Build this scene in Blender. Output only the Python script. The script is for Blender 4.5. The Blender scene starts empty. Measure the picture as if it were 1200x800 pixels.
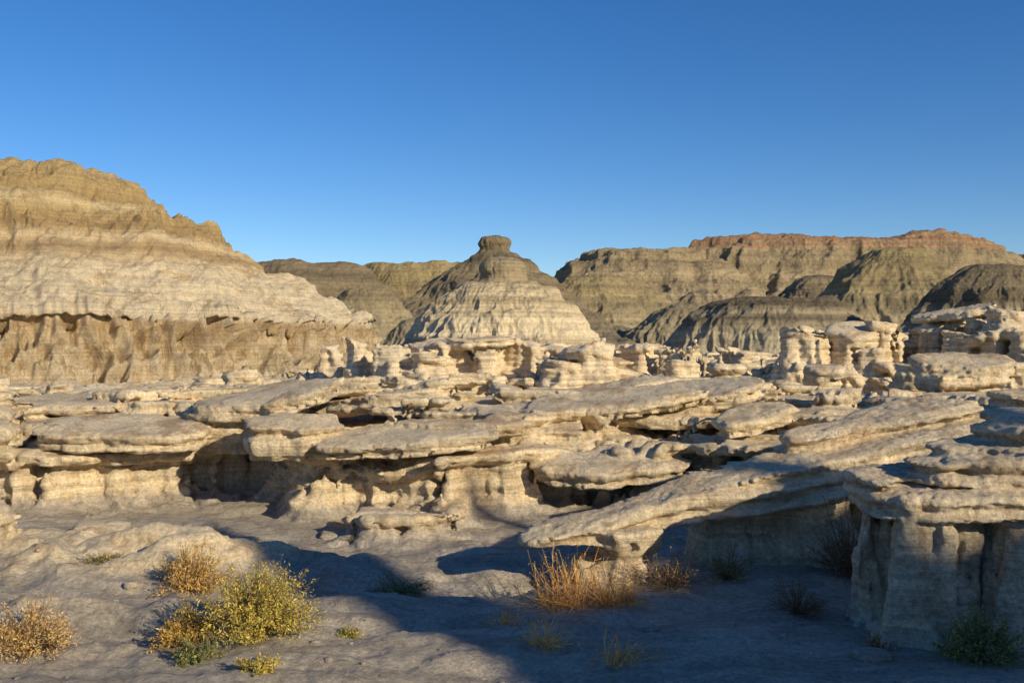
import bpy, math, time
import numpy as np
from mathutils import Vector
T0=time.time()
rng=np.random.default_rng(7)
scene=bpy.context.scene
# ---------------------------------------------------------------- noise
_p=np.random.default_rng(11).permutation(256).astype(np.int32)
PERM=np.concatenate([_p,_p])
_a=np.random.default_rng(12).uniform(0,2*np.pi,256)
G2=np.stack([np.cos(_a),np.sin(_a)],1).astype(np.float32)
_g=np.random.default_rng(13).normal(size=(256,3)); _g/=np.linalg.norm(_g,axis=1)[:,None]
G3=_g.astype(np.float32)
RND=np.random.default_rng(14).uniform(0,1,(3,256)).astype(np.float32)
def pn2(x,y,seed=0):
    x=np.asarray(x,np.float32)+np.float32(seed*17.31); y=np.asarray(y,np.float32)+np.float32(seed*7.77)
    xi=np.floor(x).astype(np.int32); yi=np.floor(y).astype(np.int32)
    xf=x-xi; yf=y-yi; xi&=255; yi&=255
    u=xf*xf*xf*(xf*(xf*6-15)+10); v=yf*yf*yf*(yf*(yf*6-15)+10)
    def c(dx,dy):
        g=G2[PERM[PERM[(xi+dx)&255]+((yi+dy)&255)]]
        return g[...,0]*(xf-dx)+g[...,1]*(yf-dy)
    a=c(0,0); b=c(1,0); d=c(0,1); e=c(1,1)
    return 1.5*((a+(b-a)*u)*(1-v)+(d+(e-d)*u)*v)
def pn3(x,y,z,seed=0):
    x=np.asarray(x,np.float32)+np.float32(seed*13.7); y=np.asarray(y,np.float32)+np.float32(seed*5.1); z=np.asarray(z,np.float32)+np.float32(seed*3.3)
    x,y,z=np.broadcast_arrays(x,y,z)
    xi=np.floor(x).astype(np.int32); yi=np.floor(y).astype(np.int32); zi=np.floor(z).astype(np.int32)
    xf=x-xi; yf=y-yi; zf=z-zi
    u=xf*xf*(3-2*xf); v=yf*yf*(3-2*yf); w=zf*zf*(3-2*zf)
    def c(dx,dy,dz):
        g=G3[PERM[(PERM[(PERM[(xi+dx)&255]+((yi+dy)&255))&255]+((zi+dz)&255))&255]]
        return g[...,0]*(xf-dx)+g[...,1]*(yf-dy)+g[...,2]*(zf-dz)
    x00=c(0,0,0)*(1-u)+c(1,0,0)*u; x10=c(0,1,0)*(1-u)+c(1,1,0)*u
    x01=c(0,0,1)*(1-u)+c(1,0,1)*u; x11=c(0,1,1)*(1-u)+c(1,1,1)*u
    return 1.5*((x00*(1-v)+x10*v)*(1-w)+(x01*(1-v)+x11*v)*w)
def fbm2(x,y,o=4,seed=0):
    r=0;a=1;s=1
    for i in range(o):
        r=r+a*pn2(x*s,y*s,seed+i); a*=.5; s*=2.03
    return r
def fbm3(x,y,z,o=3,seed=0):
    r=0;a=1;s=1
    for i in range(o):
        r=r+a*pn3(x*s,y*s,z*s,seed+i); a*=.5; s*=2.03
    return r
def worley(x,y,seed=0):
    """returns (distance to cell edge, random per cell)"""
    x=x+seed*3.7; y=y+seed*9.1
    xi=np.floor(x).astype(np.int32); yi=np.floor(y).astype(np.int32)
    f1=np.full(x.shape,9.,np.float32); f2=f1.copy(); rv=np.zeros(x.shape,np.float32)
    for a in (-1,0,1):
        for b in (-1,0,1):
            h=PERM[PERM[(xi+a)&255]+((yi+b)&255)]
            d=np.hypot(xi+a+RND[0][h]-x,yi+b+RND[1][h]-y)
            m=d<f1
            f2=np.where(m,f1,np.minimum(f2,d)); rv=np.where(m,RND[2][h],rv); f1=np.where(m,d,f1)
    return (f2-f1)*.5,rv
def sst(a,b,x):
    t=np.clip((x-a)/(b-a),0,1); return t*t*(3-2*t)
def smax(a,b,k):
    h=np.maximum(k-np.abs(a-b),0)/k
    return np.maximum(a,b)+h*h*k*.25
def smin(a,b,k): return -smax(-a,-b,k)
# ---------------------------------------------------------------- mesh helpers
def mesh_obj(name,V,Q,mats,smooth=True,midx=None,parent=None):
    n=4
    me=bpy.data.meshes.new(name)
    V=np.ascontiguousarray(V,np.float32); Q=np.ascontiguousarray(Q,np.int32)
    me.vertices.add(len(V)); me.vertices.foreach_set('co',V.ravel())
    me.loops.add(Q.size); me.loops.foreach_set('vertex_index',Q.ravel())
    me.polygons.add(len(Q)); me.polygons.foreach_set('loop_start',np.arange(0,Q.size,n,dtype=np.int32))
    if not isinstance(mats,(list,tuple)): mats=[mats]
    for m in mats: me.materials.append(m)
    if midx is not None: me.polygons.foreach_set('material_index',np.ascontiguousarray(midx,np.int32))
    me.polygons.foreach_set('use_smooth',np.full(len(Q),smooth))
    me.update(calc_edges=True)
    ob=bpy.data.objects.new(name,me); scene.collection.objects.link(ob)
    if parent: ob.parent=parent
    return ob
def vnormals(V,Q):
    a=V[Q[:,2]]-V[Q[:,0]]; b=V[Q[:,3]]-V[Q[:,1]]
    n=np.cross(a,b); N=np.zeros_like(V)
    for c in range(4):
        for k in range(3):
            N[:,k]+=np.bincount(Q[:,c],weights=n[:,k],minlength=len(V))
    return N/(np.linalg.norm(N,axis=1)[:,None]+1e-12)
def smoothV(V,Q,it=1,f=.5):
    for _ in range(it):
        S=np.zeros_like(V); C=np.zeros(len(V))
        for c in range(4):
            i=Q[:,c]; j=Q[:,(c+1)%4]
            C+=np.bincount(i,minlength=len(V)); C+=np.bincount(j,minlength=len(V))
            for k in range(3):
                S[:,k]+=np.bincount(i,weights=V[j,k],minlength=len(V))
                S[:,k]+=np.bincount(j,weights=V[i,k],minlength=len(V))
        V=V*(1-f)+f*S/np.maximum(C,1)[:,None]
    return V
def surface_nets(f):
    s=f>0
    c=np.zeros(tuple(d-1 for d in f.shape),np.uint8)
    for a in (0,1):
        for b in (0,1):
            for d in (0,1):
                c+=s[a:s.shape[0]-1+a,b:s.shape[1]-1+b,d:s.shape[2]-1+d]
    act=(c>0)&(c<8)
    ids=np.full(c.shape,-1,np.int32); idx=np.argwhere(act); ids[act]=np.arange(len(idx),dtype=np.int32)
    I,J,K=idx.T
    P=np.zeros((len(idx),3)); C=np.zeros(len(idx))
    cor=[(a,b,d) for a in (0,1) for b in (0,1) for d in (0,1)]
    vals={q:f[I+q[0],J+q[1],K+q[2]] for q in cor}
    for q in cor:
        for ax in range(3):
            if q[ax]==0:
                r=list(q); r[ax]=1; r=tuple(r)
                fa=vals[q]; fb=vals[r]; m=(fa>0)!=(fb>0)
                t=np.where(m,fa/(fa-fb+1e-12),0)
                for k in range(3):
                    P[:,k]+=np.where(m,q[k]+(t if k==ax else 0),0)
                C+=m
    P=P/C[:,None]+idx
    faces=[]
    e=np.argwhere(s[:-1,1:-1,1:-1]!=s[1:,1:-1,1:-1]); i,j,k=e[:,0],e[:,1]+1,e[:,2]+1
    q=np.stack([ids[i,j-1,k-1],ids[i,j,k-1],ids[i,j,k],ids[i,j-1,k]],1); ins=s[i,j,k]
    q[~ins]=q[~ins][:,::-1]; faces.append(q)
    e=np.argwhere(s[1:-1,:-1,1:-1]!=s[1:-1,1:,1:-1]); i,j,k=e[:,0]+1,e[:,1],e[:,2]+1
    q=np.stack([ids[i-1,j,k-1],ids[i-1,j,k],ids[i,j,k],ids[i,j,k-1]],1); ins=s[i,j,k]
    q[~ins]=q[~ins][:,::-1]; faces.append(q)
    e=np.argwhere(s[1:-1,1:-1,:-1]!=s[1:-1,1:-1,1:]); i,j,k=e[:,0]+1,e[:,1]+1,e[:,2]
    q=np.stack([ids[i-1,j-1,k],ids[i,j-1,k],ids[i,j,k],ids[i-1,j,k]],1); ins=s[i,j,k]
    q[~ins]=q[~ins][:,::-1]; faces.append(q)
    Q=np.concatenate(faces); Q=Q[(Q>=0).all(1)]
    return P,Q
def biggest(V,Q):
    lab=np.arange(len(V))
    E=np.concatenate([Q[:,[0,1]],Q[:,[1,2]],Q[:,[2,3]]])
    for it in range(200):
        a=lab[E[:,0]]; b=lab[E[:,1]]; m=np.minimum(a,b); ch=a!=b
        if not ch.any(): break
        np.minimum.at(lab,a[ch],m[ch]); np.minimum.at(lab,b[ch],m[ch])
        lab=lab[lab]; lab=lab[lab]
    cnt=np.bincount(lab,minlength=len(V)); L=cnt.argmax()
    keep=lab==L
    new=np.cumsum(keep)-1
    Q=Q[keep[Q].all(1)]
    return V[keep],new[Q]
# ---------------------------------------------------------------- materials
class NT:
    def __init__(s,name):
        s.m=bpy.data.materials.new(name); s.m.use_nodes=True; s.t=s.m.node_tree; s.n=s.t.nodes; s.b=s.n['Principled BSDF']
        s.b.inputs['Roughness'].default_value=.95
        s.b.inputs['Specular IOR Level'].default_value=.12
    def new(s,typ,**kw):
        n=s.n.new(typ)
        for k,v in kw.items(): setattr(n,k,v)
        return n
    def link(s,a,b): s.t.links.new(a,b)
    def inp(s,sock,v):
        if isinstance(v,bpy.types.NodeSocket): s.link(v,sock)
        else: sock.default_value=v
    def math(s,op,a,b=0.0,clamp=False):
        n=s.new('ShaderNodeMath',operation=op,use_clamp=clamp); s.inp(n.inputs[0],a); s.inp(n.inputs[1],b); return n.outputs[0]
    def mapr(s,v,a,b,c=0.,d=1.):
        n=s.new('ShaderNodeMapRange',interpolation_type='SMOOTHSTEP'); s.inp(n.inputs['Value'],v)
        n.inputs['From Min'].default_value=a; n.inputs['From Max'].default_value=b; n.inputs['To Min'].default_value=c; n.inputs['To Max'].default_value=d
        return n.outputs[0]
    def noise(s,vec,scale,detail=4,rough=.55,dist=0):
        n=s.new('ShaderNodeTexNoise'); s.link(vec,n.inputs['Vector']); n.inputs['Scale'].default_value=scale; n.inputs['Detail'].default_value=detail
        n.inputs['Roughness'].default_value=rough; n.inputs['Distortion'].default_value=dist; return n.outputs['Fac']
    def scl(s,vec,v):
        n=s.new('ShaderNodeMapping'); s.link(vec,n.inputs['Vector']); n.inputs['Scale'].default_value=v; return n.outputs[0]
    def mix(s,f,a,b,mode='MIX'):
        n=s.new('ShaderNodeMix',data_type='RGBA',blend_type=mode); s.inp(n.inputs[0],f)
        for i,v in ((6,a),(7,b)):
            if isinstance(v,bpy.types.NodeSocket): s.link(v,n.inputs[i])
            else: n.inputs[i].default_value=(*v,1)
        return n.outputs[2]
    def grey(s,k):
        hk=s.new('ShaderNodeCombineXYZ')
        for i in range(3): s.link(k,hk.inputs[i])
        return hk.outputs[0]
    def ramp(s,f,stops):
        n=s.new('ShaderNodeValToRGB'); s.link(f,n.inputs[0]); e=n.color_ramp.elements
        while len(e)<len(stops): e.new(.5)
        for el,(p,c) in zip(e,stops): el.position=p; el.color=(*c,1)
        return n.outputs[0]
def rock_mat(name,tan,brown,grey,rust,sand=None,sandz=.14,bump=1.0,capamt=1.0):
    t=NT(name); g=t.new('ShaderNodeNewGeometry'); P=g.outputs['Position']
    sp=t.new('ShaderNodeSeparateXYZ'); t.link(P,sp.inputs[0]); sn=t.new('ShaderNodeSeparateXYZ'); t.link(g.outputs['Normal'],sn.inputs[0])
    z=sp.outputs[2]; nz=sn.outputs[2]
    n1=t.noise(P,.45,3,.6,.6); n2=t.noise(P,2.3,4,.65,.4); n3=t.noise(P,24,3,.85)
    st=t.noise(t.scl(P,(.45,.45,11)),1.0,4,.7,.25)
    vs=t.noise(t.scl(P,(5,5,.5)),1.0,3,.6,.2)
    c=t.mix(t.mapr(n1,.42,.66),tan,grey)
    c=t.mix(t.math('MULTIPLY',t.mapr(n2,.51,.66),.55),c,brown)
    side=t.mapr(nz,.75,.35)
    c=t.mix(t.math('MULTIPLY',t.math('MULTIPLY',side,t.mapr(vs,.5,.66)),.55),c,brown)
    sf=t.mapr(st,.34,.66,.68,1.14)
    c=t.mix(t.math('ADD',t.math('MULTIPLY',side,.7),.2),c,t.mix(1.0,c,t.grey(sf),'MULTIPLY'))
    top=t.mapr(nz,.45,.85)
    rm=t.math('MULTIPLY',top,t.mapr(t.noise(P,.95,5,.78,.9),.49,.60))
    rm=t.math('MULTIPLY',rm,.72*capamt)
    if sand is not None:
        sm=t.mapr(t.math('ADD',z,t.math('MULTIPLY',n2,.12)),sandz+.14,sandz+.04)
        rm=t.math('MULTIPLY',rm,t.math('SUBTRACT',1.0,sm))
    c=t.mix(rm,c,rust)
    if sand is not None:
        sc=t.mix(t.mapr(t.noise(t.scl(P,(.8,1.8,1)),1.2,6,.76,1.2),.40,.60),sand,tuple(v*.66 for v in sand))
        c=t.mix(t.math('MULTIPLY',sm,.9),c,sc)
    k=t.mapr(n3,.28,.72,.70,1.22)
    c=t.mix(1.0,c,t.grey(k),'MULTIPLY')
    t.link(c,t.b.inputs['Base Color'])
    h=t.math('MULTIPLY',t.noise(P,5,9,.77,.3),1.6)
    h=t.math('ADD',h,t.math('MULTIPLY',t.math('MULTIPLY',t.noise(t.scl(P,(.8,.8,20)),1,4,.65,.2),side),.8))
    b=t.new('ShaderNodeBump'); b.inputs['Strength'].default_value=.9; b.inputs['Distance'].default_value=.066*bump
    t.link(h,b.inputs['Height']); t.link(b.outputs[0],t.b.inputs['Normal'])
    return t.m
def hill_mat(name,bands,z0,z1,zn=.1,sc=.05,rill=.6,bump=.4,speck=.25,strat=.2,patch=None,streak=None):
    t=NT(name); g=t.new('ShaderNodeNewGeometry'); P=g.outputs['Position']
    sp=t.new('ShaderNodeSeparateXYZ'); t.link(P,sp.inputs[0]); z=sp.outputs[2]
    n=t.noise(P,sc,4,.6,.4)
    zz=t.math('ADD',t.math('DIVIDE',t.math('SUBTRACT',z,z0),z1-z0),t.math('MULTIPLY',t.math('SUBTRACT',n,.5),zn*2))
    c=t.ramp(zz,bands)
    if patch:
        c=t.mix(t.math('MULTIPLY',t.mapr(t.noise(t.scl(P,(1,1,2)),sc*3,5,.72,.8),.53,.63),.6),c,patch)
    if streak:
        zm=t.math('MULTIPLY',t.mapr(z,streak[1],streak[1]+.3),t.mapr(z,streak[2]+.2,streak[2]-.15))
        c=t.mix(t.math('MULTIPLY',zm,t.mapr(t.noise(t.scl(P,(2.4,2.4,.22)),1,4,.7,.3),.50,.64,0,.85)),c,streak[0])
    st=t.noise(t.scl(P,(sc*.6,sc*.6,sc*40)),1,3,.7,.3)
    k=t.mapr(st,.3,.7,1-strat,1+strat*.6)
    k2=t.mapr(t.noise(P,sc*60,4,.85),.28,.72,1-speck,1+speck)
    k=t.math('MULTIPLY',k,k2)
    c=t.mix(1.0,c,t.grey(k),'MULTIPLY')
    t.link(c,t.b.inputs['Base Color'])
    h=t.math('ADD',t.noise(P,sc*40,6,.78),t.math('MULTIPLY',t.noise(t.scl(P,(sc*30,sc*30,sc*3)),1,3,.6),rill))
    b=t.new('ShaderNodeBump'); b.inputs['Strength'].default_value=.85; b.inputs['Distance'].default_value=bump
    t.link(h,b.inputs['Height']); t.link(b.outputs[0],t.b.inputs['Normal'])
    return t.m
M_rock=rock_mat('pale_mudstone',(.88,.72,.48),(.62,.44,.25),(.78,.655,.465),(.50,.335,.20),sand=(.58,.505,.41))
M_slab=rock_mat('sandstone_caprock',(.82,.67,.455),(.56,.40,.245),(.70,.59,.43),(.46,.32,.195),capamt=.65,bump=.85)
# ---------------------------------------------------------------- base ground
def Hbase(x,y):
    r=np.hypot(x,y)
    h=.30*sst(18,26,y)+.40*sst(45,90,r)
    h=h+.10*pn2(x*.16,y*.16,3)*sst(0,8,r)*(1-.8*sst(1.5,3,x)*sst(9,7.5,y))+.25*pn2(x*.03,y*.03,5)*sst(30,80,r)
    return h
def Hdetail(x,y):
    k=1-.6*sst(1.5,2.6,x)*sst(9,7.8,y)
    wx=x+.5*pn2(x*.8,y*.8,4)
    d=.07*fbm2(x*.6,y*.8,4,21)*k
    rill=1-np.abs(pn2(wx*.55,y*1.6,31))*2
    bank=np.exp(-((x+4.2)/2.1)**2-((y-9.6)/1.2)**2)+.8*np.exp(-((x+2.3)/1.4)**2-((y-9.3)/.55)**2)+.4*np.exp(-((x+3.6)/1.5)**2-((y-7.8)/.4)**2)
    rill2=1-np.abs(pn2(wx*1.8,y*1.2,33))*2.4
    d=d+bank*(.13+.20*rill+.07*rill2)
    ch=y-(8.75+.22*np.sin(x*1.3)+.12*pn2(x*1.1,y*0,9))
    d=d-.16*np.exp(-(np.maximum(ch,0)/.7)**2)*(ch>0)*sst(-3.2,-1.4,x)*sst(1.6,.3,x)
    ch2=y-(7.35+.25*np.sin(x*.9+1)+.2*pn2(x*.9,y*0,19))
    d=d-.07*np.exp(-(np.maximum(ch2,0)/.5)**2)*(ch2>0)*sst(2.2,1.0,x)
    d=d+k*(.035*np.abs(pn2(wx*2.4,y*3.6,41))+.04*np.abs(pn2(wx*1.2,y*2.4,42))+.016*np.abs(pn2(x*7,y*8,43)))
    return d
# ---------------------------------------------------------------- fan grid
du=.0021; U=np.arange(-.76,.76,du,dtype=np.float32)
dv=.0060; Yv=np.exp(np.arange(math.log(5.0),math.log(58),dv)).astype(np.float32)
NK=108
dz=(.027+(Yv-5)*(.045/50)).astype(np.float32)
Z0=-.30
X=U[:,None]*Yv[None,:]; Y=np.broadcast_to(Yv[None,:],X.shape).copy()
Z=(Z0+np.arange(NK,dtype=np.float32)[None,:]*dz[:,None]).astype(np.float32)[None]
nu,nv=X.shape
WX=.18*pn2(X*1.1,Y*1.1,51)+.06*pn2(X*3.5,Y*3.5,52)+.02*pn2(X*9,Y*9,55)
WY=.18*pn2(X*1.1,Y*1.1,53)+.06*pn2(X*3.5,Y*3.5,54)+.02*pn2(X*9,Y*9,56)
f=(Hbase(X,Y)+Hdetail(X,Y))[:,:,None]-Z
f=f.astype(np.float32)
edge=np.minimum((.75-np.abs(U))[:,None]*Y,(57-Y)*.5)
flA=1-np.abs(pn2((X+WX)*1.7,(Y+WY)*1.7,61))*2.2
flB=1-np.abs(pn2(X*4.2,Y*4.2,62))*2
FL=(.70*flA+.30*flB).astype(np.float32)
we,wr=worley((X+WX*2)*.36,(Y+WY*2)*.62,2)
we2,wr2=worley((X+WX*1.5)*.9,(Y+WY*1.5)*1.4,6)
m2=(pn2(X*.35,Y*.5,77)>.02).astype(np.float32)
CR=(.30*np.exp(-(we/.03)**2)+.16*m2*np.exp(-(we2/.04)**2)).astype(np.float32)
TB=(.22*(wr-.5)).astype(np.float32)*sst(.0,.04,we)+(.10*m2*(wr2-.5)).astype(np.float32)
# winding gullies cut down through the terraces
gn=pn2((X+WX)*.17,(Y+WY)*.13,131); gn2=pn2((X+WX)*.25,(Y+WY)*.3,133)
GU=(2.2*np.exp(-(gn/.035)**2)+1.6*np.exp(-(gn2/.035)**2)*sst(15,20,Y)).astype(np.float32)*sst(12.5,15,Y)
def layer(F,zb,th,cap,rec,flute,skirt,y0,y1,kr=.16,topn=None,cr=1.):
    j0=max(0,np.searchsorted(Yv,y0)-1); j1=min(nv,np.searchsorted(Yv,y1)+1); sl=slice(j0,j1)
    F=np.minimum(F,edge)[:,sl]
    th=(np.broadcast_to(np.asarray(th,np.float32),X.shape)+cr*TB)[:,sl]; zb=np.broadcast_to(np.asarray(zb,np.float32),X.shape)[:,sl]
    zt=zb+th-cr*CR[:,sl]
    d=zt[:,:,None]-Z[:,sl]
    thm=float(np.mean(th))
    ds=[-.2,0,cap*.45,cap*.5,cap*1.0,cap*1.2,thm*.6+cap*.4,thm,thm*1.4]
    gs=[.0,.0,.0,.05,rec*.25,rec,rec*.7-skirt*.15,-skirt,-skirt*1.8]
    ws=[.1,.1,.15,.2,.35,1,1,.7,.3]
    g=np.interp(d,ds,gs).astype(np.float32); w=np.interp(d,ds,ws).astype(np.float32)
    tn=0 if topn is None else topn[:,sl,None]
    L=smin(F[:,:,None]-g-w*flute*(.6-FL[:,sl,None]),d+tn,kr)
    f[:,sl]=smax(f[:,sl],L.astype(np.float32),.05)
N05=pn2(X*.5,Y*.6,71); N1=pn2(X*1.0,Y*1.1,72); N2=pn2(X*2.2,Y*2.3,73); N4=pn2(X*5,Y*5,74)
lob=.38*N1+.18*np.abs(N2)+.08*N4-CR*.8
yed=np.interp(X,[-12,-8,-5.6,-4.6,-3.7,-3.1,-2.6,-1.6,-.6,.2,1.0,1.9,3.0,4.2,6,9,13],[12.0,12.2,12.7,13.1,13.9,13.3,12.3,11.9,11.9,12.6,13.0,12.6,12.0,11.6,11.2,10.2,9])
F1=(Y-yed)*.9+lob*.8
back=(19.0+1.5*N05-Y)*.9
F1g=np.minimum(F1,back)-GU*np.clip(np.minimum(F1,back),0,2)
th1=.84+.14*pn2(X*.35,Y*.35,75)+.06*sst(3,6,X)+.06*sst(13,17,Y)
layer(F1g,0.,th1,.15,.32,.36,.42,9,23,kr=.09,topn=.06*N1+.02*N2,cr=.7)
F2=(fbm2(X*.26,Y*.50,3,81)*.9-.16)*1.8
F2=np.minimum(np.minimum(F2,F1-.8),back-.2)+.25*lob-GU*.8
layer(F2,.80,.38+.10*N05,.12,.28,.14,.12,11,22,kr=.06,topn=.04*N1)
F2b=(fbm2(X*.36,Y*.7,3,91)*.9-.26)*1.3
layer(np.minimum(np.minimum(F2b,F1-1.8),back)+.2*lob-GU*.8,1.0,.36,.10,.24,.12,.1,12,22,kr=.05)
Fa=np.minimum((Y-yed+1.1)*.8,(.5-np.abs(pn2(X*.33,Y*.1,95)+.1)*2.2))*.9+lob*.5
layer(Fa,0,.34+.1*N05,.10,.08,.18,.28,9,16,kr=.12,cr=.4)
Fb=.72-np.hypot((X+5.6+WX)/1.0,(Y-9.9+WY)/.8)
layer(Fb+.2*lob,0,.56,.12,.08,.2,.12,8,12,kr=.10,cr=.3)
clr=np.exp(-((X-1.0)/5.5)**4-((Y-26)/3.6)**4)+np.exp(-((X-11)/5)**4-((Y-22.5)/2.8)**4)
left=sst(-3.0,-5.0,X)*sst(20,23,Y)
F3=(fbm2(X*.14,Y*.20,4,101)+.04)*3.0-1.6*clr-.6*left
F3=np.minimum(F3,(Y-18.5)*.6)+lob*.9-GU*.7
layer(F3,.25,.46+.14*N05,.15,.38,.40,.4,18,57,kr=.08,topn=.06*N1)
F4=(fbm2(X*.17,Y*.25,4,111)-.17)*2.6-2.6*clr-2.2*left
F4=np.minimum(F4,(Y-20)*.6)+lob*.9-GU*.7
layer(F4,.6,.56+.16*N05,.16,.40,.42,.3,19,57,kr=.07,topn=.06*N2)
F4c=(fbm2(X*.26,Y*.35,3,121)-.38)*2.6-3*clr-3*left
F4c=np.minimum(F4c,(Y-22)*.6)+lob*.8
layer(F4c,1.0,.55+.14*N05,.14,.3,.44,.2,21,57,kr=.06)
F5=1.9-np.hypot((X-.7)/2.6,(Y-31.0)/1.1)+.9*N1+lob
layer(F5,.25,.85+.3*N05,.2,.4,.8,.6,27,36,kr=.08,topn=.1*N1)
F5b=1.2-np.hypot((X-1.4)/3.2,(Y-31.8)/1.1)+2.0*N1+lob
layer(F5b,.9,1.05+.4*N05,.15,.25,.85,.4,28,36,kr=.06,topn=.1*N2,cr=1.3)
F6=2.3-np.hypot((X-12.8)/2.1,(Y-28.5)/1.5)+1.1*N1+lob
layer(F6,.3,1.15+.3*N05,.2,.4,.8,.6,22,36,kr=.08,topn=.1*N1)
F6b=1.2-np.hypot((X-13.3)/2.3,(Y-29)/1.4)+1.8*N1+lob
layer(F6b,1.2,1.35+.45*N05,.18,.3,.85,.4,23,35,kr=.06,topn=.1*N2,cr=1.3)
F7=np.minimum((Y-22.5)*.6,(-4.0-X)*.5)+1.1*N05+lob
layer(F7,.25,.42+.2*N05,.15,.25,.5,.7,19,40,kr=.15,topn=.15*N1,cr=.6)
print('layers',time.time()-T0)
def block(cx,cy,R):
    j0=max(0,np.searchsorted(Yv,cy-R)); j1=min(nv,np.searchsorted(Yv,cy+R)+1)
    if j1-j0<2: return None
    ya,yb=Yv[j0],Yv[j1-1]
    lo=min((cx-R)/ya,(cx-R)/yb); hi=max((cx+R)/ya,(cx+R)/yb)
    i0=max(0,np.searchsorted(U,lo)); i1=min(nu,np.searchsorted(U,hi)+1)
    if i1-i0<2: return None
    return slice(i0,i1),slice(j0,j1)
def cap(cx,cy,cz,rx,ry,rz,rot=0,tx=0,ty=0,k=.03,e=3.0,ang=None):
    """flat broken cap rock: polygon-ish outline, sharp layered edge; tx/ty = slopes in its local axes"""
    b=block(cx,cy,max(rx,ry)*1.3+.25)
    if b is None: return
    si,sj=b; s=max(min(rz*1.2,.5),.25)
    dx=X[si,sj]+WX[si,sj]*s*3-cx; dy=Y[si,sj]+WY[si,sj]*s*3-cy
    c,sn=math.cos(rot),math.sin(rot); a=dx*c+dy*sn; bb=-dx*sn+dy*c
    pl=cz+a*tx+bb*ty+.08*rz*3*N1[si,sj]
    g=np.random.default_rng(int(abs(cx*131+cy*977))%99991)
    A=(np.arange(6)+g.uniform(-.3,.3,6))*np.pi/3; D=g.uniform(.78,1.02,6)
    po=np.max([(a/rx*math.cos(t)+bb/ry*math.sin(t))/d for t,d in zip(A,D)],axis=0)
    se=(np.abs(a/rx)**e+np.abs(bb/ry)**e)**(1/e)
    rad=np.maximum(.62*po+.38*se,0)
    zz=(Z[:,sj]-pl[:,:,None])/rz
    led=.05*np.sign(np.sin(zz*5+cx*7))*np.minimum(1,np.abs(zz)*3)+.10*(zz<-.15)*(-zz)
    L=smin((1-rad[:,:,None]-led)*min(rx,ry)*.8,(1-np.abs(zz))*rz,.035)
    f[si,sj]=smax(f[si,sj],L.astype(np.float32),k)
def stem(cx,cy,z0,z1,r0,r1,flute=.1,k=.06):
    R=max(r0,r1)+.3; b=block(cx,cy,R)
    if b is None: return
    si,sj=b
    d=np.hypot(X[si,sj]+WX[si,sj]*.9-cx,Y[si,sj]+WY[si,sj]*.9-cy)
    rr=np.interp(Z[:,sj],[z0-.3,z0,(z0+z1)/2,z1],[r0*1.5,r0*1.2,(r0+r1)*.5,r1])
    L=np.minimum(rr-d[:,:,None]-flute*(.5-FL[si,sj,None]),z1-Z[:,sj])
    f[si,sj]=smax(f[si,sj],L.astype(np.float32),k)
def height(cx,cy):
    j=int(np.clip(np.searchsorted(Yv,cy),0,nv-1)); i=int(np.clip(np.searchsorted(U,cx/Yv[j]),0,nu-1))
    col=f[i,j]>0; kk=np.nonzero(col)[0]
    return Z0+dz[j]*(kk.max() if len(kk) else 0)
for a in [(-1.35,12.35,.98,1.25,.62,.10,.05,.05,.10),(-2.75,12.5,.98,.55,.55,.22,.3,0,.1),(-.55,12.9,1.08,.8,.5,.09,.2,-.03,.05),
          (1.25,12.7,.60,1.0,.50,.12,-.05,.02,.20),(2.35,14.6,1.08,1.35,.6,.09,.05,-.02,.08),(.35,15.3,1.05,1.2,.7,.09,0,.03,.05),
          (3.15,12.8,1.22,.55,.42,.11,.3,.22,.14),(5.4,12.6,1.18,.95,.7,.12,.2,.05,.1),(-1.4,16,1.2,1.3,.8,.10,0,-.03,.05),
          (-5.1,13.3,.98,1.25,.7,.14,.1,0,.12),(-3.9,13.9,.98,.75,.55,.26,.2,0,.1),(-5.9,11.6,.50,1.0,.55,.11,0,0,.1),
          (-7.6,12.8,.95,1.2,.8,.15,.1,0,.1),(4.2,14.6,1.10,1.1,.6,.09,0,.03,.05),(6.7,15,1.25,1.4,.8,.11,.1,0,.05),
          (7.2,12.6,1.36,1.0,.8,.14,.1,0,.1),(-6.4,15.5,1.2,1.6,.9,.12,0,0,.06),(-4.1,16.4,1.22,1.2,.8,.12,.1,0,.06),
          (2.0,17.3,1.2,1.3,.7,.09,.1,0,.05),(.2,13.8,.95,.9,.5,.10,-.2,.04,.10)]:
    cap(*a)
for i in range(130):
    y=math.exp(rng.uniform(math.log(13),math.log(54))); u=rng.uniform(-.72,.72); x=u*y
    h=height(x,y)
    if h<.25 or (x<-3 and y>22): continue
    s=rng.uniform(.25,1.1)*(1+.014*y)
    cap(x,y,h+rng.uniform(-.02,.14),s,s*rng.uniform(.4,.8),rng.uniform(.07,.13)*(1+.008*y),rng.uniform(-.7,.7),rng.uniform(-.22,.22),rng.uniform(-.08,.22))
def hoodoo(x,y,top,r,capw):
    h=height(x,y)
    if top-h<.15: return
    stem(x,y,h-.1,top,r*1.25,r*.95,r*.6)
    if capw>0: cap(x,y,top,r*capw,r*capw*rng.uniform(.7,1),r*rng.uniform(.15,.25)+.05,rng.uniform(0,3),rng.uniform(-.25,.25),rng.uniform(-.1,.25))
for i in range(34):
    x=rng.uniform(-3.7,5.3); y=rng.uniform(28.6,33)
    hoodoo(x,y,rng.uniform(1.4,2.2)-.2*max(0,30.5-y),rng.uniform(.24,.5),rng.choice([0,1.2,1.4,1.6]))
for i in range(26):
    x=rng.uniform(8.0,18); y=rng.uniform(25,31)
    hoodoo(x,y,rng.uniform(1.5,2.3)+(.08*(x-8)),rng.uniform(.35,.7),rng.choice([0,1.1,1.3,1.5]))
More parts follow.
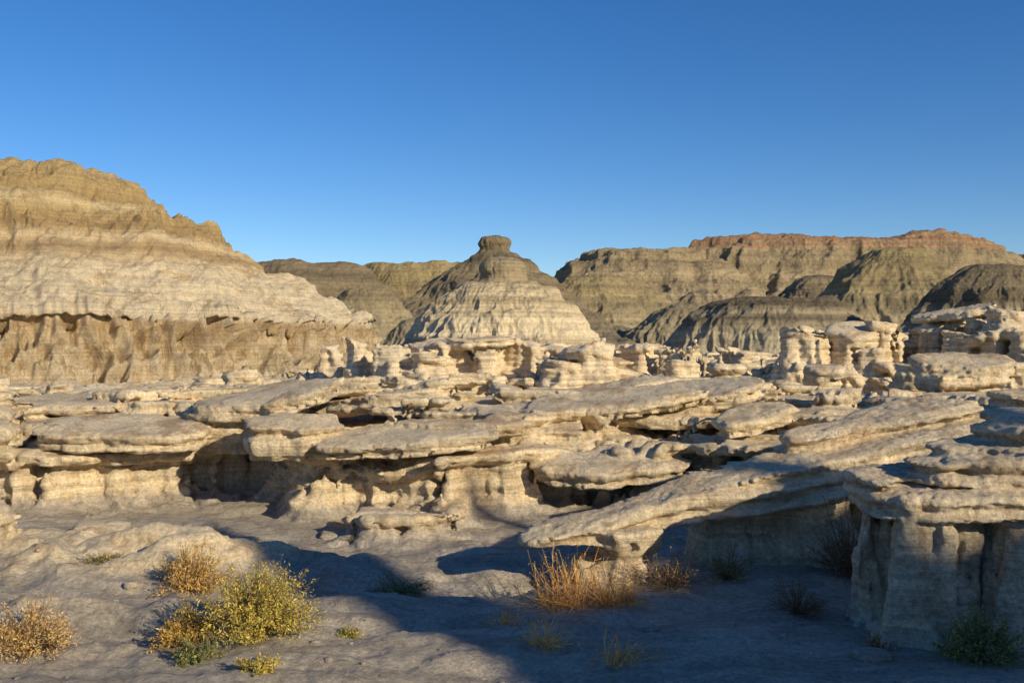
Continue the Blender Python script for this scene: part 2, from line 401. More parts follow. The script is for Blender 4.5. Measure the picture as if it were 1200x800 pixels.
for i in range(16):
    y=rng.uniform(19,27); x=rng.uniform(-.3,.6)*y
    hoodoo(x,y,height(x,y)+rng.uniform(.3,.6),rng.uniform(.25,.5),rng.choice([1.1,1.4,1.6]))
for (x,y,t,r,c) in [(-5.6,20.5,1.5,.28,1.5),(6.6,21,1.55,.33,1.6),(5.2,24,1.5,.33,1.5),(9.5,19,1.65,.42,1.5),(-2.6,24,1.2,.3,1.5),(3.6,22,1.35,.3,1.6),(11.5,21.5,1.7,.4,1.5),(-7.2,24,1.2,.35,1.4)]:
    hoodoo(x,y,t,r,c)
print('prims',time.time()-T0)
P,Q=surface_nets(f)
print('nets',len(P),len(Q),time.time()-T0)
del f
P,Q=biggest(P,Q)
jj=np.clip(P[:,1],0,nv-1.001); j0=jj.astype(int); fr=jj-j0
yw=Yv[j0]*(1-fr)+Yv[j0+1]*fr; dzw=dz[j0]*(1-fr)+dz[j0+1]*fr
V=np.stack([(U[0]+P[:,0]*du)*yw,yw,Z0+P[:,2]*dzw],1)
V=smoothV(V,Q,1,.3)
def rough(V,Q,a1=.07,a2=.034,a3=.018,strat=.021,flat=.5):
    N=vnormals(V,Q); x,y,z=V.T
    st=1-np.abs(N[:,2])
    d=a1*pn3(x*1.7,y*1.7,z*2.4,1)+a2*pn3(x*4.3,y*4.3,z*6,2)+a3*(1-2.4*np.abs(pn3(x*8,y*8,z*10,3)))
    m=flat+(1-flat)*sst(.05,.4,st); lowm=sst(.05,.3,z)
    m=m*(.45+.55*np.maximum(lowm,0))
    s=strat*np.sin(z*34+2.5*pn3(x*.5,y*.5,z*.5,4))+strat*1.8*pn3(x*.7,y*.7,z*13,5)
    d=d*m+s*sst(.2,.7,st)*sst(0,.2,z)
    return V+N*d[:,None]
V=rough(V,Q)
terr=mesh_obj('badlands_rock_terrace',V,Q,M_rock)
print('terrace',len(V),time.time()-T0)
# ---------------------------------------------------------------- box-grid sdf rocks
def sdf_obj(name,lo,hi,h,fn,mat,rg=(.03,.020,.010),parent=None):
    xs=np.arange(lo[0],hi[0],h,dtype=np.float32); ys=np.arange(lo[1],hi[1],h,dtype=np.float32); zs=np.arange(lo[2],hi[2],h,dtype=np.float32)
    A,B,C=np.meshgrid(xs,ys,zs,indexing='ij')
    g=fn(A,B,C).astype(np.float32)
    g[0]=g[-1]=-1; g[:,0]=g[:,-1]=-1; g[:,:,0]=g[:,:,-1]=-1
    P,Q=surface_nets(g); P,Q=biggest(P,Q)
    V=P*h+np.array([xs[0],ys[0],zs[0]])
    V=smoothV(V,Q,1,.3)
    N=vnormals(V,Q); x,y,z=V.T
    d=rg[0]*pn3(x*2,y*2,z*2.4,1)+rg[1]*pn3(x*5,y*5,z*6,2)+rg[2]*(1-2.4*np.abs(pn3(x*12,y*12,z*14,3)))
    V=V+N*d[:,None]
    return mesh_obj(name,V,Q,mat,parent=parent)
A0=Vector((.10,8.75,.44)); A1=Vector((4.85,10.4,1.24)); AX=(A1-A0); LEN=AX.length; AX.normalize()
SD=Vector((-AX.y,AX.x,0)).normalized(); SD=(SD+Vector((0,0,.06))).normalized()
NR=AX.cross(SD).normalized()
if NR.z<0: NR=-NR
def slab_f(x,y,z):
    wx=x+.05*pn3(x*1.6,y*1.6,z*1.6,8); wy=y+.05*pn3(x*1.6,y*1.6,z*1.6,9)
    dx,dy,dzz=wx-A0.x,wy-A0.y,z-A0.z
    a=dx*AX.x+dy*AX.y+dzz*AX.z; b=dx*SD.x+dy*SD.y+dzz*SD.z; c=dx*NR.x+dy*NR.y+dzz*NR.z
    t=a/LEN
    w=np.interp(t,[-.02,.0,.06,.3,.6,.85,1,1.05],[0,.10,.20,.28,.38,.50,.40,.1])
    w=w+.09*pn3(a*1.3,c*4,0*a,12)+.05*pn3(a*4,c*9,0*a,13)
    th=np.interp(t,[0,.08,.35,.8,1],[.045,.09,.16,.24,.20])
    lam=.045*np.sin(c*42+1.5*pn3(a*.7,b*.7,0*a,14))+.06*pn3(a*1.0,b,c*24,19)
    L=smin(smin(w+lam-np.abs(b),th+.03*pn3(a*1.2,b*1.2,0*a,15)+.02*pn3(a*5,b*5,0*a,15)-np.abs(c),.03),smin(a+.05,LEN+.05-a,.1),.05)
    w2=np.interp(t,[.54,.62,.70,.80,.95],[0,.22,.22,.34,.38])+.10*pn3(a*1.5,c*3,0*a,16)
    L2=smin(smin(w2+lam-np.abs(b-.16),.09-np.abs(c-.30),.025),smin(a-.56*LEN,LEN*.97-a,.1),.05)
    L=smax(L,L2,.015)
    fl=1-np.abs(pn3(x*3,y*3,z*.6,17))*2.2; fl2=1-np.abs(pn3(x*7,y*7,z*1.2,18))*2
    F=.6*fl+.4*fl2
    def pil(cx,cy,rx,ry,prof,top):
        q=np.hypot((wx-cx)/rx,(wy-cy)/ry)
        s=np.interp(z,[p[0] for p in prof],[p[1] for p in prof])
        return smin((s-q)*min(rx,ry)-.14*(.5-F),top-z,.05)
    S=pil(1.00,8.98,.32,.32,[(-.2,1.5),(0,1.2),(.10,1.1),(.20,1.1),(.28,.70),(.36,.95),(.6,1.3)],.54)
    S=np.maximum(S,pil(.74,8.98,.18,.22,[(-.2,1.5),(0,1.2),(.2,.8),(.30,.4)],.30))
    S=smax(S,pil(1.38,9.0,.26,.26,[(-.2,1.5),(0,1.2),(.14,.9),(.22,.3)],.24),.05)
    S=np.maximum(S,pil(2.6,9.9,.75,.45,[(-.2,1.3),(0,1.15),(.4,1.0),(.7,.95),(1,.8)],.74))
    S=np.maximum(S,pil(2.0,9.6,.26,.28,[(-.2,1.5),(0,1.25),(.35,.9),(.6,.7)],.58))
    S=np.maximum(S,pil(3.9,10.2,.65,.4,[(-.2,1.3),(0,1.15),(.6,1.0),(1.1,.8)],.94))
    S=np.maximum(S,pil(3.1,9.5,.30,.28,[(-.2,1.6),(0,1.25),(.35,.9),(.5,.5)],.5))
    return smax(L,S,.03)
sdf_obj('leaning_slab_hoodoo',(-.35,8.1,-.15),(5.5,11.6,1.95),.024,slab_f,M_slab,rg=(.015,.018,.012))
def ped_f(x,y,z):
    wx=x+.06*pn3(x*2,y*2,z*1.5,28); wy=y+.06*pn3(x*2,y*2,z*1.5,29)
    fl=1-np.abs(pn3(x*3.4,y*3.4,z*.5,37))*2.2; fl2=1-np.abs(pn3(x*9,y*9,z*1.5,38))*2
    F=.65*fl+.35*fl2
    def el(cx,cy,cz,rx,ry,rz,e=2.6,sx=0,sy=0):
        zz=z-cz-(x-cx)*sx-(y-cy)*sy+.03*pn3(x*3,y*3,0*z,44)
        rad=(np.abs((wx-cx)/rx)**e+np.abs((wy-cy)/ry)**e)**(1/e)
        return smin((1-rad)*min(rx,ry)*.8,(1-np.abs(zz/rz))*rz,.05)
    lam=.022*np.sin(z*55+2*pn3(x,y,0*z,39))+.03*pn3(x*2,y*2,z*20,45)
    L=el(3.68,7.58,1.07,1.06,.55,.11,3.2,.02,.10)
    L=smax(L,el(3.85,7.65,1.27,.62,.42,.15,2.6,.08,.1),.03)
    L=smax(L,el(3.25,7.55,1.22,.18,.25,.07,2.4,0,.1),.03)
    L=smax(L,el(4.25,7.75,1.47,.5,.4,.12,2.6,.05,.1),.03)+lam
    def col(cx,cy,rx,ry,b=1.2,top=1.08):
        s=np.interp(z,[-.3,0,.12,.6,.92,1.05],[b*1.2,b,1.05,.96,.84,.9])
        q=np.hypot((wx-cx)/rx,(wy-cy)/ry)
        return smin((s-q)*min(rx,ry)-.13*(.5-F),top-z,.04)
    S=col(2.95,7.33,.27,.27)
    S=np.maximum(S,col(3.30,7.55,.20,.28))
    S=np.maximum(S,col(3.62,7.33,.15,.19,1.3))
    S=np.maximum(S,col(3.95,7.48,.24,.3))
    S=np.maximum(S,col(4.4,7.48,.3,.3))
    S=smax(S,col(3.7,7.85,.92,.28),.05)
    return smax(L,S,.02)
sdf_obj('capped_hoodoo',(2.3,6.7,-.35),(5.2,8.6,1.85),.019,ped_f,M_slab,rg=(.03,.022,.014))
print('ped',time.time()-T0)
# ---------------------------------------------------------------- hills
def hill(name,cx,cy,prof,ax=1.,ay=1.,rot=0.,nth=900,nt=220,out=.10,gul=(.5,3.),lobe=(.5,8.),fine=(.05,1.),seed=0,mat=None,sh=1.3,dip=0.):
    p=np.array(prof,float)
    s=np.r_[0,np.cumsum(np.hypot(np.diff(p[:,0]),np.diff(p[:,1])))]
    t=np.linspace(0,s[-1],nt); r=np.interp(t,s,p[:,0]); z=np.interp(t,s,p[:,1]); w=np.interp(t,s,p[:,2])
    for _ in range(2):
        r[1:-1]=.25*r[:-2]+.5*r[1:-1]+.25*r[2:]; z[1:-1]=.25*z[:-2]+.5*z[1:-1]+.25*z[2:]
    dr=np.gradient(r); dzz=np.gradient(z); L=np.hypot(dr,dzz)+1e-9
    nr,nz=np.abs(dzz/L),np.abs(dr/L)
    th=np.linspace(0,2*np.pi,nth,endpoint=False)
    C=np.cos(th)[:,None]; S=np.sin(th)[:,None]
    o=1+out*fbm3(C*sh,S*sh,np.zeros_like(C),4,seed+1)
    R=r[None]*o; ZZ=z[None]+0*R
    lx,ly=R*C*ax,R*S*ay
    wx=lx+gul[1]*.5*pn3(lx/gul[1]/2,ly/gul[1]/2,ZZ/gul[1]/2,seed+8)
    g=1-2.2*np.abs(pn3(wx/gul[1],ly/gul[1],ZZ/gul[1]*.12,seed+2))
    g2=1-2.2*np.abs(pn3(wx/gul[1]*2.3,ly/gul[1]*2.3,ZZ/gul[1]*.3,seed+6))
    d=gul[0]*w[None]*(.7*g+.35*g2-.4)
    d=d+lobe[0]*np.minimum(1,R/lobe[1])*fbm3(lx/lobe[1],ly/lobe[1],ZZ/lobe[1]*1.5,2,seed+3)
    d=d+fine[0]*fbm3(lx/fine[1],ly/fine[1],ZZ/fine[1]*2.0,3,seed+4)
    d=d+fine[0]*1.6*pn3(lx/fine[1]/8,ly/fine[1]/8,ZZ/fine[1]*1.4,seed+9)*sst(.2,.6,nr)[None]
    lxx=lx+d*nr[None]*C; lyy=ly+d*nr[None]*S; ZZ=ZZ+d*nz[None]
    if dip: ZZ=ZZ+dip*pn3(lx/30,ly/30,0*lx,seed+10)*sst(0,1,nz)[None]
    cr,sr=math.cos(rot),math.sin(rot)
    V=np.stack([cx+lxx*cr-lyy*sr,cy+lxx*sr+lyy*cr,ZZ],-1).reshape(-1,3)
    i=np.arange(nth)[:,None]; j=np.arange(nt-1)[None]
    i2=(i+1)%nth
    Q=np.stack([i*nt+j,i2*nt+j,i2*nt+j+1,i*nt+j+1],-1).reshape(-1,4)
    return mesh_obj(name,V,Q,mat)
M_left=hill_mat('pale_hill_strata',[(0,(.78,.64,.44)),(.10,(.80,.65,.43)),(.20,(.78,.62,.40)),(.255,(.64,.47,.28)),(.28,(.90,.75,.52)),(.45,(.90,.74,.50)),(.51,(.82,.64,.39)),(.555,(.48,.33,.175)),(.60,(.84,.66,.40)),(.645,(.46,.32,.16)),(.71,(.60,.43,.205)),(.76,(.86,.68,.39)),(.80,(.56,.40,.19)),(1,(.66,.48,.235))],0,11.2,zn=.04,sc=.28,bump=.30,speck=.26,strat=.16,patch=(.56,.39,.20),streak=((.48,.32,.155),.9,2.9))
M_ol=hill_mat('olive_badland_hill',[(0,(.42,.35,.225)),(.3,(.45,.365,.22)),(.42,(.28,.225,.135)),(.5,(.49,.385,.21)),(.56,(.32,.255,.14)),(.68,(.44,.34,.175)),(.74,(.29,.225,.12)),(.85,(.38,.30,.15)),(1,(.41,.32,.16))],0,20,zn=.04,sc=.03,bump=1.0)
M_but=hill_mat('dark_butte_mat',[(0,(.34,.28,.185)),(.4,(.28,.225,.145)),(.5,(.35,.27,.165)),(.62,(.23,.18,.115)),(.75,(.31,.245,.15)),(.85,(.20,.16,.105)),(1,(.30,.235,.145))],0,18.5,zn=.04,sc=.03,bump=1.0)
M_mesa=hill_mat('rust_capped_mesa_mat',[(0,(.38,.32,.21)),(.25,(.46,.375,.235)),(.36,(.30,.24,.155)),(.45,(.46,.365,.225)),(.55,(.33,.26,.16)),(.63,(.46,.36,.215)),(.72,(.34,.265,.16)),(.88,(.42,.33,.195)),(.92,(.42,.25,.145)),(.955,(.41,.305,.185)),(.98,(.44,.235,.13)),(1,(.38,.25,.15))],0,31,zn=.02,sc=.02,bump=1.6,strat=.2)
M_dark=hill_mat('grey_striped_mound_mat',[(0,(.50,.435,.305)),(.42,(.47,.405,.275)),(.55,(.33,.275,.18)),(.62,(.17,.14,.095)),(.70,(.37,.31,.205)),(.80,(.16,.13,.085)),(1,(.23,.185,.115))],0,6.6,zn=.03,sc=.1,bump=.3)
M_dome=hill_mat('banded_dome_mat',[(0,(.68,.56,.385)),(.22,(.48,.375,.24)),(.30,(.76,.635,.43)),(.44,(.73,.61,.405)),(.48,(.56,.45,.285)),(.52,(.70,.58,.38)),(.58,(.44,.35,.215)),(.64,(.64,.525,.335)),(.75,(.50,.40,.245)),(.85,(.38,.30,.185)),(1,(.37,.30,.18))],0,9,zn=.025,sc=.12,bump=.28)
hill('pale_badlands_hill',-24,50,[(26,-.3,.1),(21.5,.0,.2),(19,.2,.4),(17.6,.45,.7),(16.9,.8,1),(16.3,1.5,1.1),(15.9,2.3,1.2),(15.75,2.72,1.1),(15.95,2.84,.7),(16.2,2.95,.55),(16.2,3.15,.45),(15.8,3.3,.3),(15.0,3.75,.2),(13.7,4.5,.2),(12.6,5.2,.2),(11.5,5.5,.2),(10.5,6.2,.15),(9.3,6.9,.4),(8.8,7.35,.5),(7.9,7.7,.3),(6.3,8.9,.3),(4.8,9.8,.3),(3.4,10.55,.2),(1.8,10.9,.1),(0.01,11.0,0)],
     nth=2400,nt=310,out=.045,gul=(1.35,.85),lobe=(.9,3.5),fine=(.13,.8),seed=3,mat=M_left)
def bx(px,d): return (px-600)/1167*d
def pz(py,d): return 2.2+(400-py)/1167*d
hill('banded_dome_hill',-.8,80,[(15,0,.2),(11,.7,.6),(8.9,1.2,1),(7.9,1.7,1),(7.5,2.2,1),(7.1,2.8,1),(6.3,4.2,.8),(5.3,5.4,.6),(4.0,6.4,.4),(2.8,6.9,.2),(2.0,7.05,.1),(1.8,7.4,.1),(1.9,7.9,.1),(1.5,8.6,0),(.8,8.9,0),(.01,9.0,0)],nth=900,nt=180,out=.09,gul=(.36,.9),lobe=(.45,3),fine=(.13,.8),seed=11,mat=M_dome)
hill('knob_topped_butte',bx(579,165),165,[(34,0,1),(22,3.0,1),(15,6.5,1),(11,9.5,.8),(7.5,12.8,.5),(4.4,15.6,.3),(2.3,17.0,.1),(1.9,17.8,.1),(2.4,18.5,0),(1.8,19.4,0),(.01,19.8,0)],ax=1.15,nth=700,nt=140,out=.13,gul=(1.0,4),lobe=(1.0,7),fine=(.25,1.5),seed=17,mat=M_but,sh=1.8)
def mound(name,px,d,halfpx,topy,mat,ay=.8,seed=0,flat=.35,gul=None,steep=1.6):
    R=halfpx/1167*d; H=pz(topy,d)
    prof=[(R*1.5,-.5,.3),(R*1.15,H*.10,.8)]
    for q in np.linspace(1,0,14)[:-1]:
        h=1-max(0,(q-flat)/(1-flat))**steep if q>flat else 1
        prof.append((R*q, H*(.14+.86*(h*.93+.07*(1-q))),min(1,max(.15,(q-flat*.6)*1.3))))
    prof.append((.01,H,.05))
    hill(name,bx(px,d),d,prof,ay=ay,nth=640,nt=130,out=.12,gul=gul or (R*.04,R*.13),lobe=(R*.06,R*.45),fine=(R*.012,R*.1),seed=seed,mat=mat,sh=1.6)
mound('grey_striped_mound',905,88,132,350,M_dark,seed=21,flat=.45,steep=2.2,gul=(.38,.9))
mound('grey_striped_mound',1175,78,130,312,M_dark,seed=24,flat=.25,steep=1.7,gul=(.38,.9))
mound('olive_badlands_mound',1050,165,135,290,M_ol,seed=27,flat=.2,steep=1.3)
mound('olive_badlands_mound',700,175,120,322,M_ol,seed=30,flat=.2,steep=1.6)
mound('olive_badlands_mound',810,150,90,356,M_ol,seed=33,flat=.2)
mound('olive_badlands_mound',430,130,75,338,M_ol,seed=36,flat=.3,steep=1.3)
mound('olive_badlands_mound',350,220,150,310,M_but,seed=39,flat=.45)
mound('olive_badlands_mound',490,240,130,308,M_ol,seed=42,flat=.45)
mound('olive_badlands_mound',500,115,60,372,M_ol,seed=45,flat=.3)
mound('olive_badlands_mound',1280,190,140,304,M_ol,seed=48,flat=.35)
mound('olive_badlands_mound',960,205,90,322,M_but,seed=63,flat=.2,steep=1.4)
def mesa(name,px,d,halfpx,topy,seed,ay=.45):
    R=halfpx/1167*d; H=pz(topy,d)
    prof=[(R+34,-1,.5),(R+16,H*.14,1),(R+7,H*.32,1),(R+2,H*.45,1),(R-2,H*.5,.8),(R-8,H*.66,1),(R-13,H*.8,.9),(R-16,H*.86,.6),(R-18,H*.88,.6),(R-19,H*.95,.6),(R-22,H*.96,.4),(R-23,H*.99,.4),(R-29,H,.1),(.01,H,0)]
    hill(name,bx(px,d),d,prof,ay=ay,nth=1400,nt=170,out=.10,gul=(2.4,9),lobe=(1.6,22),fine=(.6,2.5),seed=seed,mat=M_mesa,sh=2.2,dip=2.0)
mesa('rust_capped_mesa',985,290,255,283,51)
mesa('rust_capped_mesa',755,270,150,292,54,ay=.7)
mesa('rust_capped_mesa',1270,330,230,300,57)
mesa('rust_capped_mesa',150,380,330,318,60,ay=.3)
print('hills',time.time()-T0)
# ---------------------------------------------------------------- sun direction and an unseen bluff, added behind/right of the viewpoint to shade the foreground
SA,SB=.70,.714
el=math.radians(21)
pp=np.linspace(-34,14,480); ss=np.linspace(-62,-14,90)
PPm,SSm=np.meshgrid(pp,ss,indexing='ij')
tn=math.tan(el)
Hb=np.interp(PPm,[-34,-26,-4,2,3.8,4.2,4.6,4.8,4.95,5.7,5.9,6.5,7.0,7.15,7.6,7.8,8.1,8.2,8.45,8.55,9.1,10.0,10.6,11.2,12.0,13,14],
   [0,7,9.0,9.4,9.7,10.2,10.6,11.2,12.5,12.8,10.9,10.9,10.8,10.5,10.55,10.8,10.9,12.7,12.7,11.0,11.1,11.25,11.2,9.5,5,1,0])*(tn/.344)  # crest peaks and dips shaped for where the shadow falls on wash and slab
shp=np.interp(SSm,[-62,-48,-36,-27,-24.5,-21,-14],[0,.6,.9,1,.97,.45,-.02])
hh=Hb*shp*(1+.004*fbm2(PPm*.8,SSm*.8,3,5))+.06*fbm2(PPm*1.4,SSm*1.4,3,6)*shp-.1
V=np.stack([PPm*SB-SSm*SA,PPm*SA+SSm*SB,hh],-1).reshape(-1,3)
n2=len(ss); i=np.arange(len(pp)-1)[:,None]; j=np.arange(n2-1)[None]
Q=np.stack([i*n2+j,i*n2+j+1,(i+1)*n2+j+1,(i+1)*n2+j],-1).reshape(-1,4)
mesh_obj('added_shadow_bluff',V,Q,M_left)
# ---------------------------------------------------------------- ground sheet
rr=np.exp(np.linspace(math.log(.5),math.log(9000),330)); th=np.linspace(0,2*np.pi,720,endpoint=False)
Xg=rr[None]*np.cos(th)[:,None]; Yg=rr[None]*np.sin(th)[:,None]
inside=(Yg>5.05)&(Yg<57)&(np.abs(Xg)<.755*Yg)
Zg=Hbase(Xg,Yg)+np.where(inside,-.22,-.015+0*Xg)+np.where(~inside&(rr[None]<60),Hdetail(Xg,Yg),0)
V=np.stack([Xg,Yg,Zg],-1).reshape(-1,3)
nr_=len(rr); i=np.arange(720)[:,None]; j=np.arange(nr_-1)[None]; i2=(i+1)%720
Q=np.stack([i*nr_+j,i*nr_+j+1,i2*nr_+j+1,i2*nr_+j],-1).reshape(-1,4)
M_ground=rock_mat('wash_sand',(.60,.51,.39),(.48,.39,.27),(.54,.475,.37),(.45,.36,.25),sand=(.58,.505,.41))
mesh_obj('ground',V,Q,M_ground)
# ---------------------------------------------------------------- plants
def flat_mat(name,c,tr=.25):
    t=NT(name); oi=t.new('ShaderNodeNewGeometry')
    n=t.noise(oi.outputs['Position'],30,2,.6)
    cc=t.mix(t.mapr(n,.3,.7),tuple(v*.65 for v in c),tuple(min(1,v*1.3) for v in c)); t.link(cc,t.b.inputs['Base Color'])
    tl=t.new('ShaderNodeBsdfTranslucent'); t.link(cc,tl.inputs[0]); ms=t.new('ShaderNodeMixShader'); ms.inputs[0].default_value=tr
    t.link(t.b.outputs[0],ms.inputs[1]); t.link(tl.outputs[0],ms.inputs[2]); t.link(ms.outputs[0],t.n['Material Output'].inputs[0])
    return t.m
ML_y=flat_mat('leaf_yellow',(.74,.57,.12)); ML_g=flat_mat('leaf_olive_green',(.44,.42,.11)); ML_o=flat_mat('leaf_ochre',(.68,.41,.11))
ML_d=flat_mat('leaf_grey_green',(.20,.24,.11)); ML_or=flat_mat('dry_orange_stalk',(.82,.43,.12)); ML_st=flat_mat('dry_straw',(.74,.53,.25)); ML_tw=flat_mat('twig_brown',(.20,.13,.08),.0); ML_rt=flat_mat('twig_russet',(.38,.19,.08),.0)
def GZ(x,y): return float(Hbase(np.array([x]),np.array([y]))[0]+Hdetail(np.array([x]),np.array([y]))[0])
def plant(name,x,y,R,H,kind,mats,nst=150,nleaf=28,leaf=.016,seed=0,z=None,spread=1.0,curv=.3):
    g=np.random.default_rng(seed); z0=(GZ(x,y) if z is None else z)-.02
    Vs=[];Qs=[];Ms=[];n=0
    nm=len(mats)
    def ribbon(pts,w0,w1,mi):
        nonlocal n
        pts=np.array(pts); k=len(pts); d=g.normal(size=3); tang=pts[-1]-pts[0]; sd=np.cross(tang,d); sd/=np.linalg.norm(sd)+1e-9
        ws=np.linspace(w0,w1,k)[:,None]
        Vs.append(np.concatenate([pts-sd*ws,pts+sd*ws]))
        q=[[n+i,n+i+1,n+k+i+1,n+k+i] for i in range(k-1)]; Qs.extend(q); Ms.extend([mi]*(k-1)); n+=2*k
    lump=g.uniform(0,6.28,3)
    for s in range(nst):
        a=g.uniform(0,2*np.pi); e=math.acos(g.uniform(0.05,1)**.8)*spread
        l=g.uniform(.65,1.08)*(1+.24*math.sin(3*a+lump[0])+.16*math.sin(5*a+lump[1]+e*3))
        if kind=='grass': l*=g.uniform(.6,1.3)
        end=np.array([math.cos(a)*math.sin(e)*R*l,math.sin(a)*math.sin(e)*R*l,math.cos(e)*H*l+.05*H])
        base=np.array([g.normal()*.08*R,g.normal()*.08*R,0])
        if kind=='grass': base=np.array([g.normal()*.35*R,g.normal()*.2*R,0]); end=end+base
        mid=base*.6+end*.4+np.array([0,0,curv*H*.25*math.sin(e)])+g.normal(size=3)*R*.04
        ts=np.linspace(0,1,6); pts=[(1-t)**2*base+2*t*(1-t)*mid+t*t*end for t in ts]
        tw=nm-1
        if kind=='grass': ribbon(pts,.0038,.0016,int(g.integers(0,nm)))
        else: ribbon(pts,.0035,.0015,tw)
        for b in range(3 if kind!='grass' else 1):
            t=g.uniform(.45,.9); p=(1-t)**2*base+2*t*(1-t)*mid+t*t*end
            e2=p+(end-p)*.5+g.normal(size=3)*R*.14; e2[2]=max(e2[2],.01)
            ribbon([p,(p+e2)/2+g.normal(size=3)*R*.02,e2],.002,.001,tw if kind!='grass' else int(g.integers(0,nm)))
            if nleaf:
                m=max(1,nleaf//3)
                tt=g.uniform(0,1,m)[:,None]; c=p*(1-tt)+e2*tt+g.normal(size=(m,3))*R*.035
                c2=np.array([pts[-1]])*(tt)+np.array([pts[3]])*(1-tt)+g.normal(size=(m,3))*R*.03
                c=np.where(g.uniform(size=(m,1))<.5,c,c2); c[:,2]=np.maximum(c[:,2],.015)
                d1=g.normal(size=(m,3)); d1[:,2]+=.8; d1/=np.linalg.norm(d1,axis=1)[:,None]
                d2=np.cross(d1,g.normal(size=(m,3))); d2/=np.linalg.norm(d2,axis=1)[:,None]
                L=leaf*g.uniform(.5,1.4,(m,1)); W=L*.28
                vv=np.stack([c-d1*L,c+d2*W,c+d1*L,c-d2*W],1).reshape(-1,3)
                Vs.append(vv); q=n+np.arange(4*m).reshape(m,4); Qs.extend(q.tolist())
                Ms.extend(g.integers(0,max(1,nm-1),m).tolist()); n+=4*m
    V=np.concatenate(Vs)+np.array([x,y,z0])
    return mesh_obj(name,V,np.array(Qs),mats,smooth=False,midx=Ms)
plant('rabbitbrush',-1.83,7.15,.44,.50,'bush',[ML_y,ML_y,ML_g,ML_tw],300,45,.013,1)
plant('rabbitbrush',-2.35,7.25,.27,.30,'bush',[ML_o,ML_y,ML_o,ML_tw],170,40,.012,2)
plant('rabbitbrush',-2.72,8.45,.34,.38,'bush',[ML_o,ML_st,ML_o,ML_tw],180,33,.013,3)
plant('rabbitbrush',-2.15,6.72,.18,.17,'bush',[ML_d,ML_d,ML_g,ML_tw],90,30,.012,4)
plant('rabbitbrush',-1.62,6.35,.16,.12,'bush',[ML_y,ML_g,ML_y,ML_tw],70,30,.011,5)
plant('dry_shrub',-3.38,7.0,.36,.34,'bush',[ML_st,ML_o,ML_st,ML_tw],190,33,.012,6)
plant('green_sagebrush',3.18,6.75,.30,.36,'bush',[ML_d,ML_d,ML_g,ML_tw],170,36,.014,7)
plant('orange_grass_clump',.48,8.3,.36,.44,'grass',[ML_or,ML_or,ML_st],210,21,.010,8)
plant('orange_grass_clump',.86,8.2,.26,.32,'grass',[ML_or,ML_or,ML_st],140,18,.010,9)
plant('orange_grass_clump',-.02,7.75,.17,.26,'grass',[ML_or,ML_st,ML_or],80,15,.009,10)
plant('orange_grass_clump',.22,6.95,.18,.25,'grass',[ML_or,ML_st,ML_st],80,15,.009,11)
plant('orange_grass_clump',.72,6.6,.18,.22,'grass',[ML_or,ML_st,ML_or],70,15,.009,12)
plant('twiggy_shrub',2.3,8.0,.28,.27,'twig',[ML_rt,ML_rt,ML_tw],110,9,.010,13)
plant('twiggy_shrub',1.35,8.5,.36,.30,'twig',[ML_st,ML_rt,ML_tw],120,9,.010,14)
plant('twiggy_shrub',3.05,9.0,.42,.62,'twig',[ML_rt,ML_tw,ML_tw],170,9,.011,15)
plant('twiggy_shrub',2.55,6.95,.16,.14,'twig',[ML_st,ML_rt,ML_tw],60,9,.009,16)
plant('twiggy_shrub',-1.15,10.9,.20,.20,'twig',[ML_rt,ML_tw,ML_tw],70,9,.011,17)
plant('twiggy_shrub',-1.7,10.9,.15,.16,'twig',[ML_d,ML_tw,ML_tw],60,9,.011,18)
plant('low_green_plant',-1.25,7.55,.13,.09,'bush',[ML_g,ML_d,ML_y,ML_tw],45,20,.012,19)
plant('low_green_plant',-1.05,8.9,.40,.11,'bush',[ML_d,ML_g,ML_d,ML_tw],110,18,.013,20)
plant('low_green_plant',-3.7,9.0,.22,.09,'bush',[ML_d,ML_o,ML_d,ML_tw],60,18,.013,21)
plant('low_green_plant',1.9,8.8,.22,.26,'bush',[ML_d,ML_g,ML_d,ML_tw],70,20,.013,22)
# ---------------------------------------------------------------- loose stones
def stones(name,items,mat,sub=(18,12)):
    nth,nt=sub; th=np.linspace(0,2*np.pi,nth,endpoint=False)[:,None]; ph=np.linspace(-np.pi/2+.02,np.pi/2-.02,nt)[None]
    dx=np.cos(th)*np.cos(ph); dy=np.sin(th)*np.cos(ph); dz_=np.sin(ph)+0*th
    i=np.arange(nth)[:,None]; j=np.arange(nt-1)[None]; i2=(i+1)%nth
    Q0=np.stack([i*nt+j,i2*nt+j,i2*nt+j+1,i*nt+j+1],-1).reshape(-1,4)
    Vs=[];Qs=[];n=0
    for k,(x,y,z,a,b,c,r) in enumerate(items):
        m=1+.28*pn3(dx*1.4,dy*1.4,dz_*1.4,k%97)+.10*pn3(dx*4,dy*4,dz_*4,k%89)
        e=np.clip(np.stack([dx,dy,dz_],-1)*m[...,None],-.78,.78)*1.2
        X_=e[...,0]*a; Y_=e[...,1]*b
        V=np.stack([x+X_*math.cos(r)-Y_*math.sin(r),y+X_*math.sin(r)+Y_*math.cos(r),z+e[...,2]*c],-1).reshape(-1,3)
        Vs.append(V); Qs.append(Q0+n); n+=len(V)
    return mesh_obj(name,np.concatenate(Vs),np.concatenate(Qs),mat)
it=[]
for k in range(1500):
    y=math.exp(rng.uniform(math.log(5.6),math.log(12.3))); x=rng.uniform(-.55,.55)*y
    if pn2(np.array([x*.8]),np.array([y*.8]),66)[0]<rng.uniform(-.3,.4): continue
    s=rng.choice([.008,.014,.022,.045],p=[.5,.31,.14,.05])*rng.uniform(.7,1.4)
    it.append((x,y,GZ(x,y)+s*.1,s,s*rng.uniform(.6,1),s*rng.uniform(.3,.6),rng.uniform(0,3)))
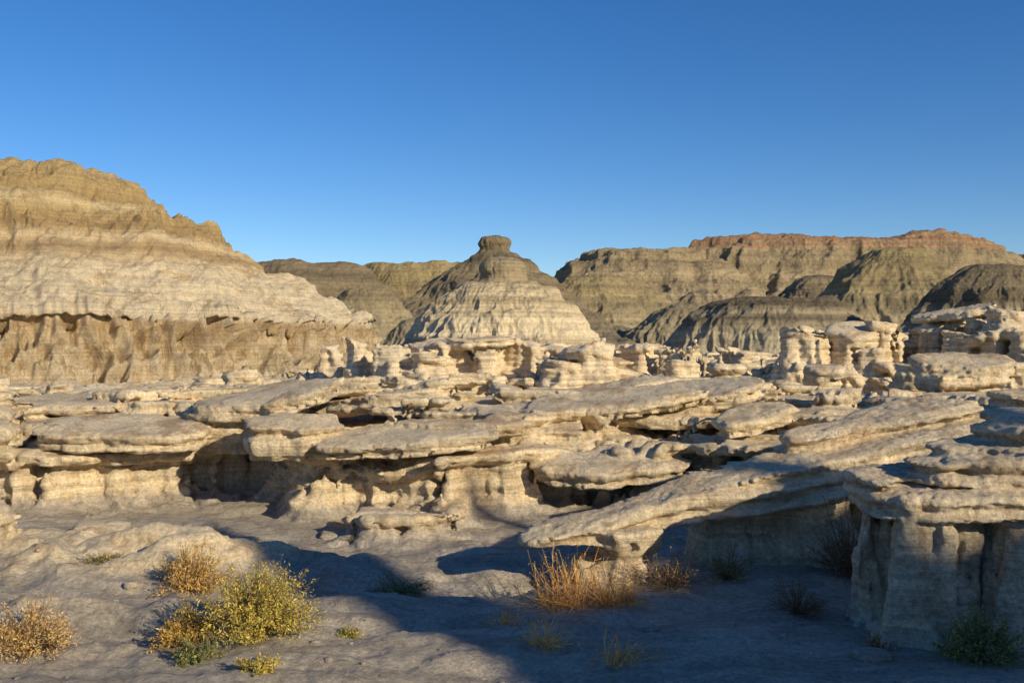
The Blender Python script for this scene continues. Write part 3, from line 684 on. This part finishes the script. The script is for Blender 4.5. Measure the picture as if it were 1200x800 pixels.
stones('loose_pebbles',it,M_rock,(9,6))
for (x,y,a,b,c,r) in [(-.75,11.1,.30,.18,.07,.1),(-2.0,11.2,.16,.12,.06,0),(-3.55,11.3,.20,.13,.07,0),(2.45,6.8,.14,.10,.04,.2),(-.45,10.6,.12,.08,.04,.4),(1.35,8.9,.2,.14,.12,.2),(-2.9,10.9,.12,.09,.05,0),(.9,7.6,.09,.06,.03,0),(-4.5,10.9,.3,.2,.09,.1)]:
    stones('flat_rock',[(x,y,GZ(x,y)+c*.3,a,b,c,r)],M_rock,(40,26))
# ---------------------------------------------------------------- light / world / camera
S=Vector((SA*math.cos(el),-SB*math.cos(el),math.sin(el)))
ld=bpy.data.lights.new('sun','SUN'); ld.energy=5.0; ld.angle=math.radians(.53); ld.color=(1,.86,.61)
lo=bpy.data.objects.new('sun',ld); scene.collection.objects.link(lo); lo.rotation_euler=S.to_track_quat('Z','Y').to_euler()
w=bpy.data.worlds.new('World'); scene.world=w; w.use_nodes=True; nt=w.node_tree
sk=nt.nodes.new('ShaderNodeTexSky'); sk.sky_type='NISHITA'; sk.sun_disc=False; sk.sun_elevation=el; sk.sun_rotation=math.atan2(SA,-SB)
sk.altitude=1800; sk.air_density=1.0; sk.dust_density=.6; sk.ozone_density=3.0
hs=nt.nodes.new('ShaderNodeHueSaturation'); hs.inputs['Hue'].default_value=.508; hs.inputs['Saturation'].default_value=1.28; hs.inputs['Value'].default_value=1.0
bg=nt.nodes['Background']; bg.inputs['Strength'].default_value=.12; nt.links.new(sk.outputs[0],hs.inputs['Color']); nt.links.new(hs.outputs[0],bg.inputs[0])
cam=bpy.data.cameras.new('camera'); cam.lens=35; cam.sensor_width=36; cam.clip_end=20000; cam.clip_start=.1
co=bpy.data.objects.new('camera',cam); scene.collection.objects.link(co); co.location=(0,0,2.2); co.rotation_euler=(math.radians(90),0,0); scene.camera=co
scene.view_settings.view_transform='Standard'; scene.view_settings.look='None'; scene.view_settings.exposure=0
print('done',time.time()-T0)
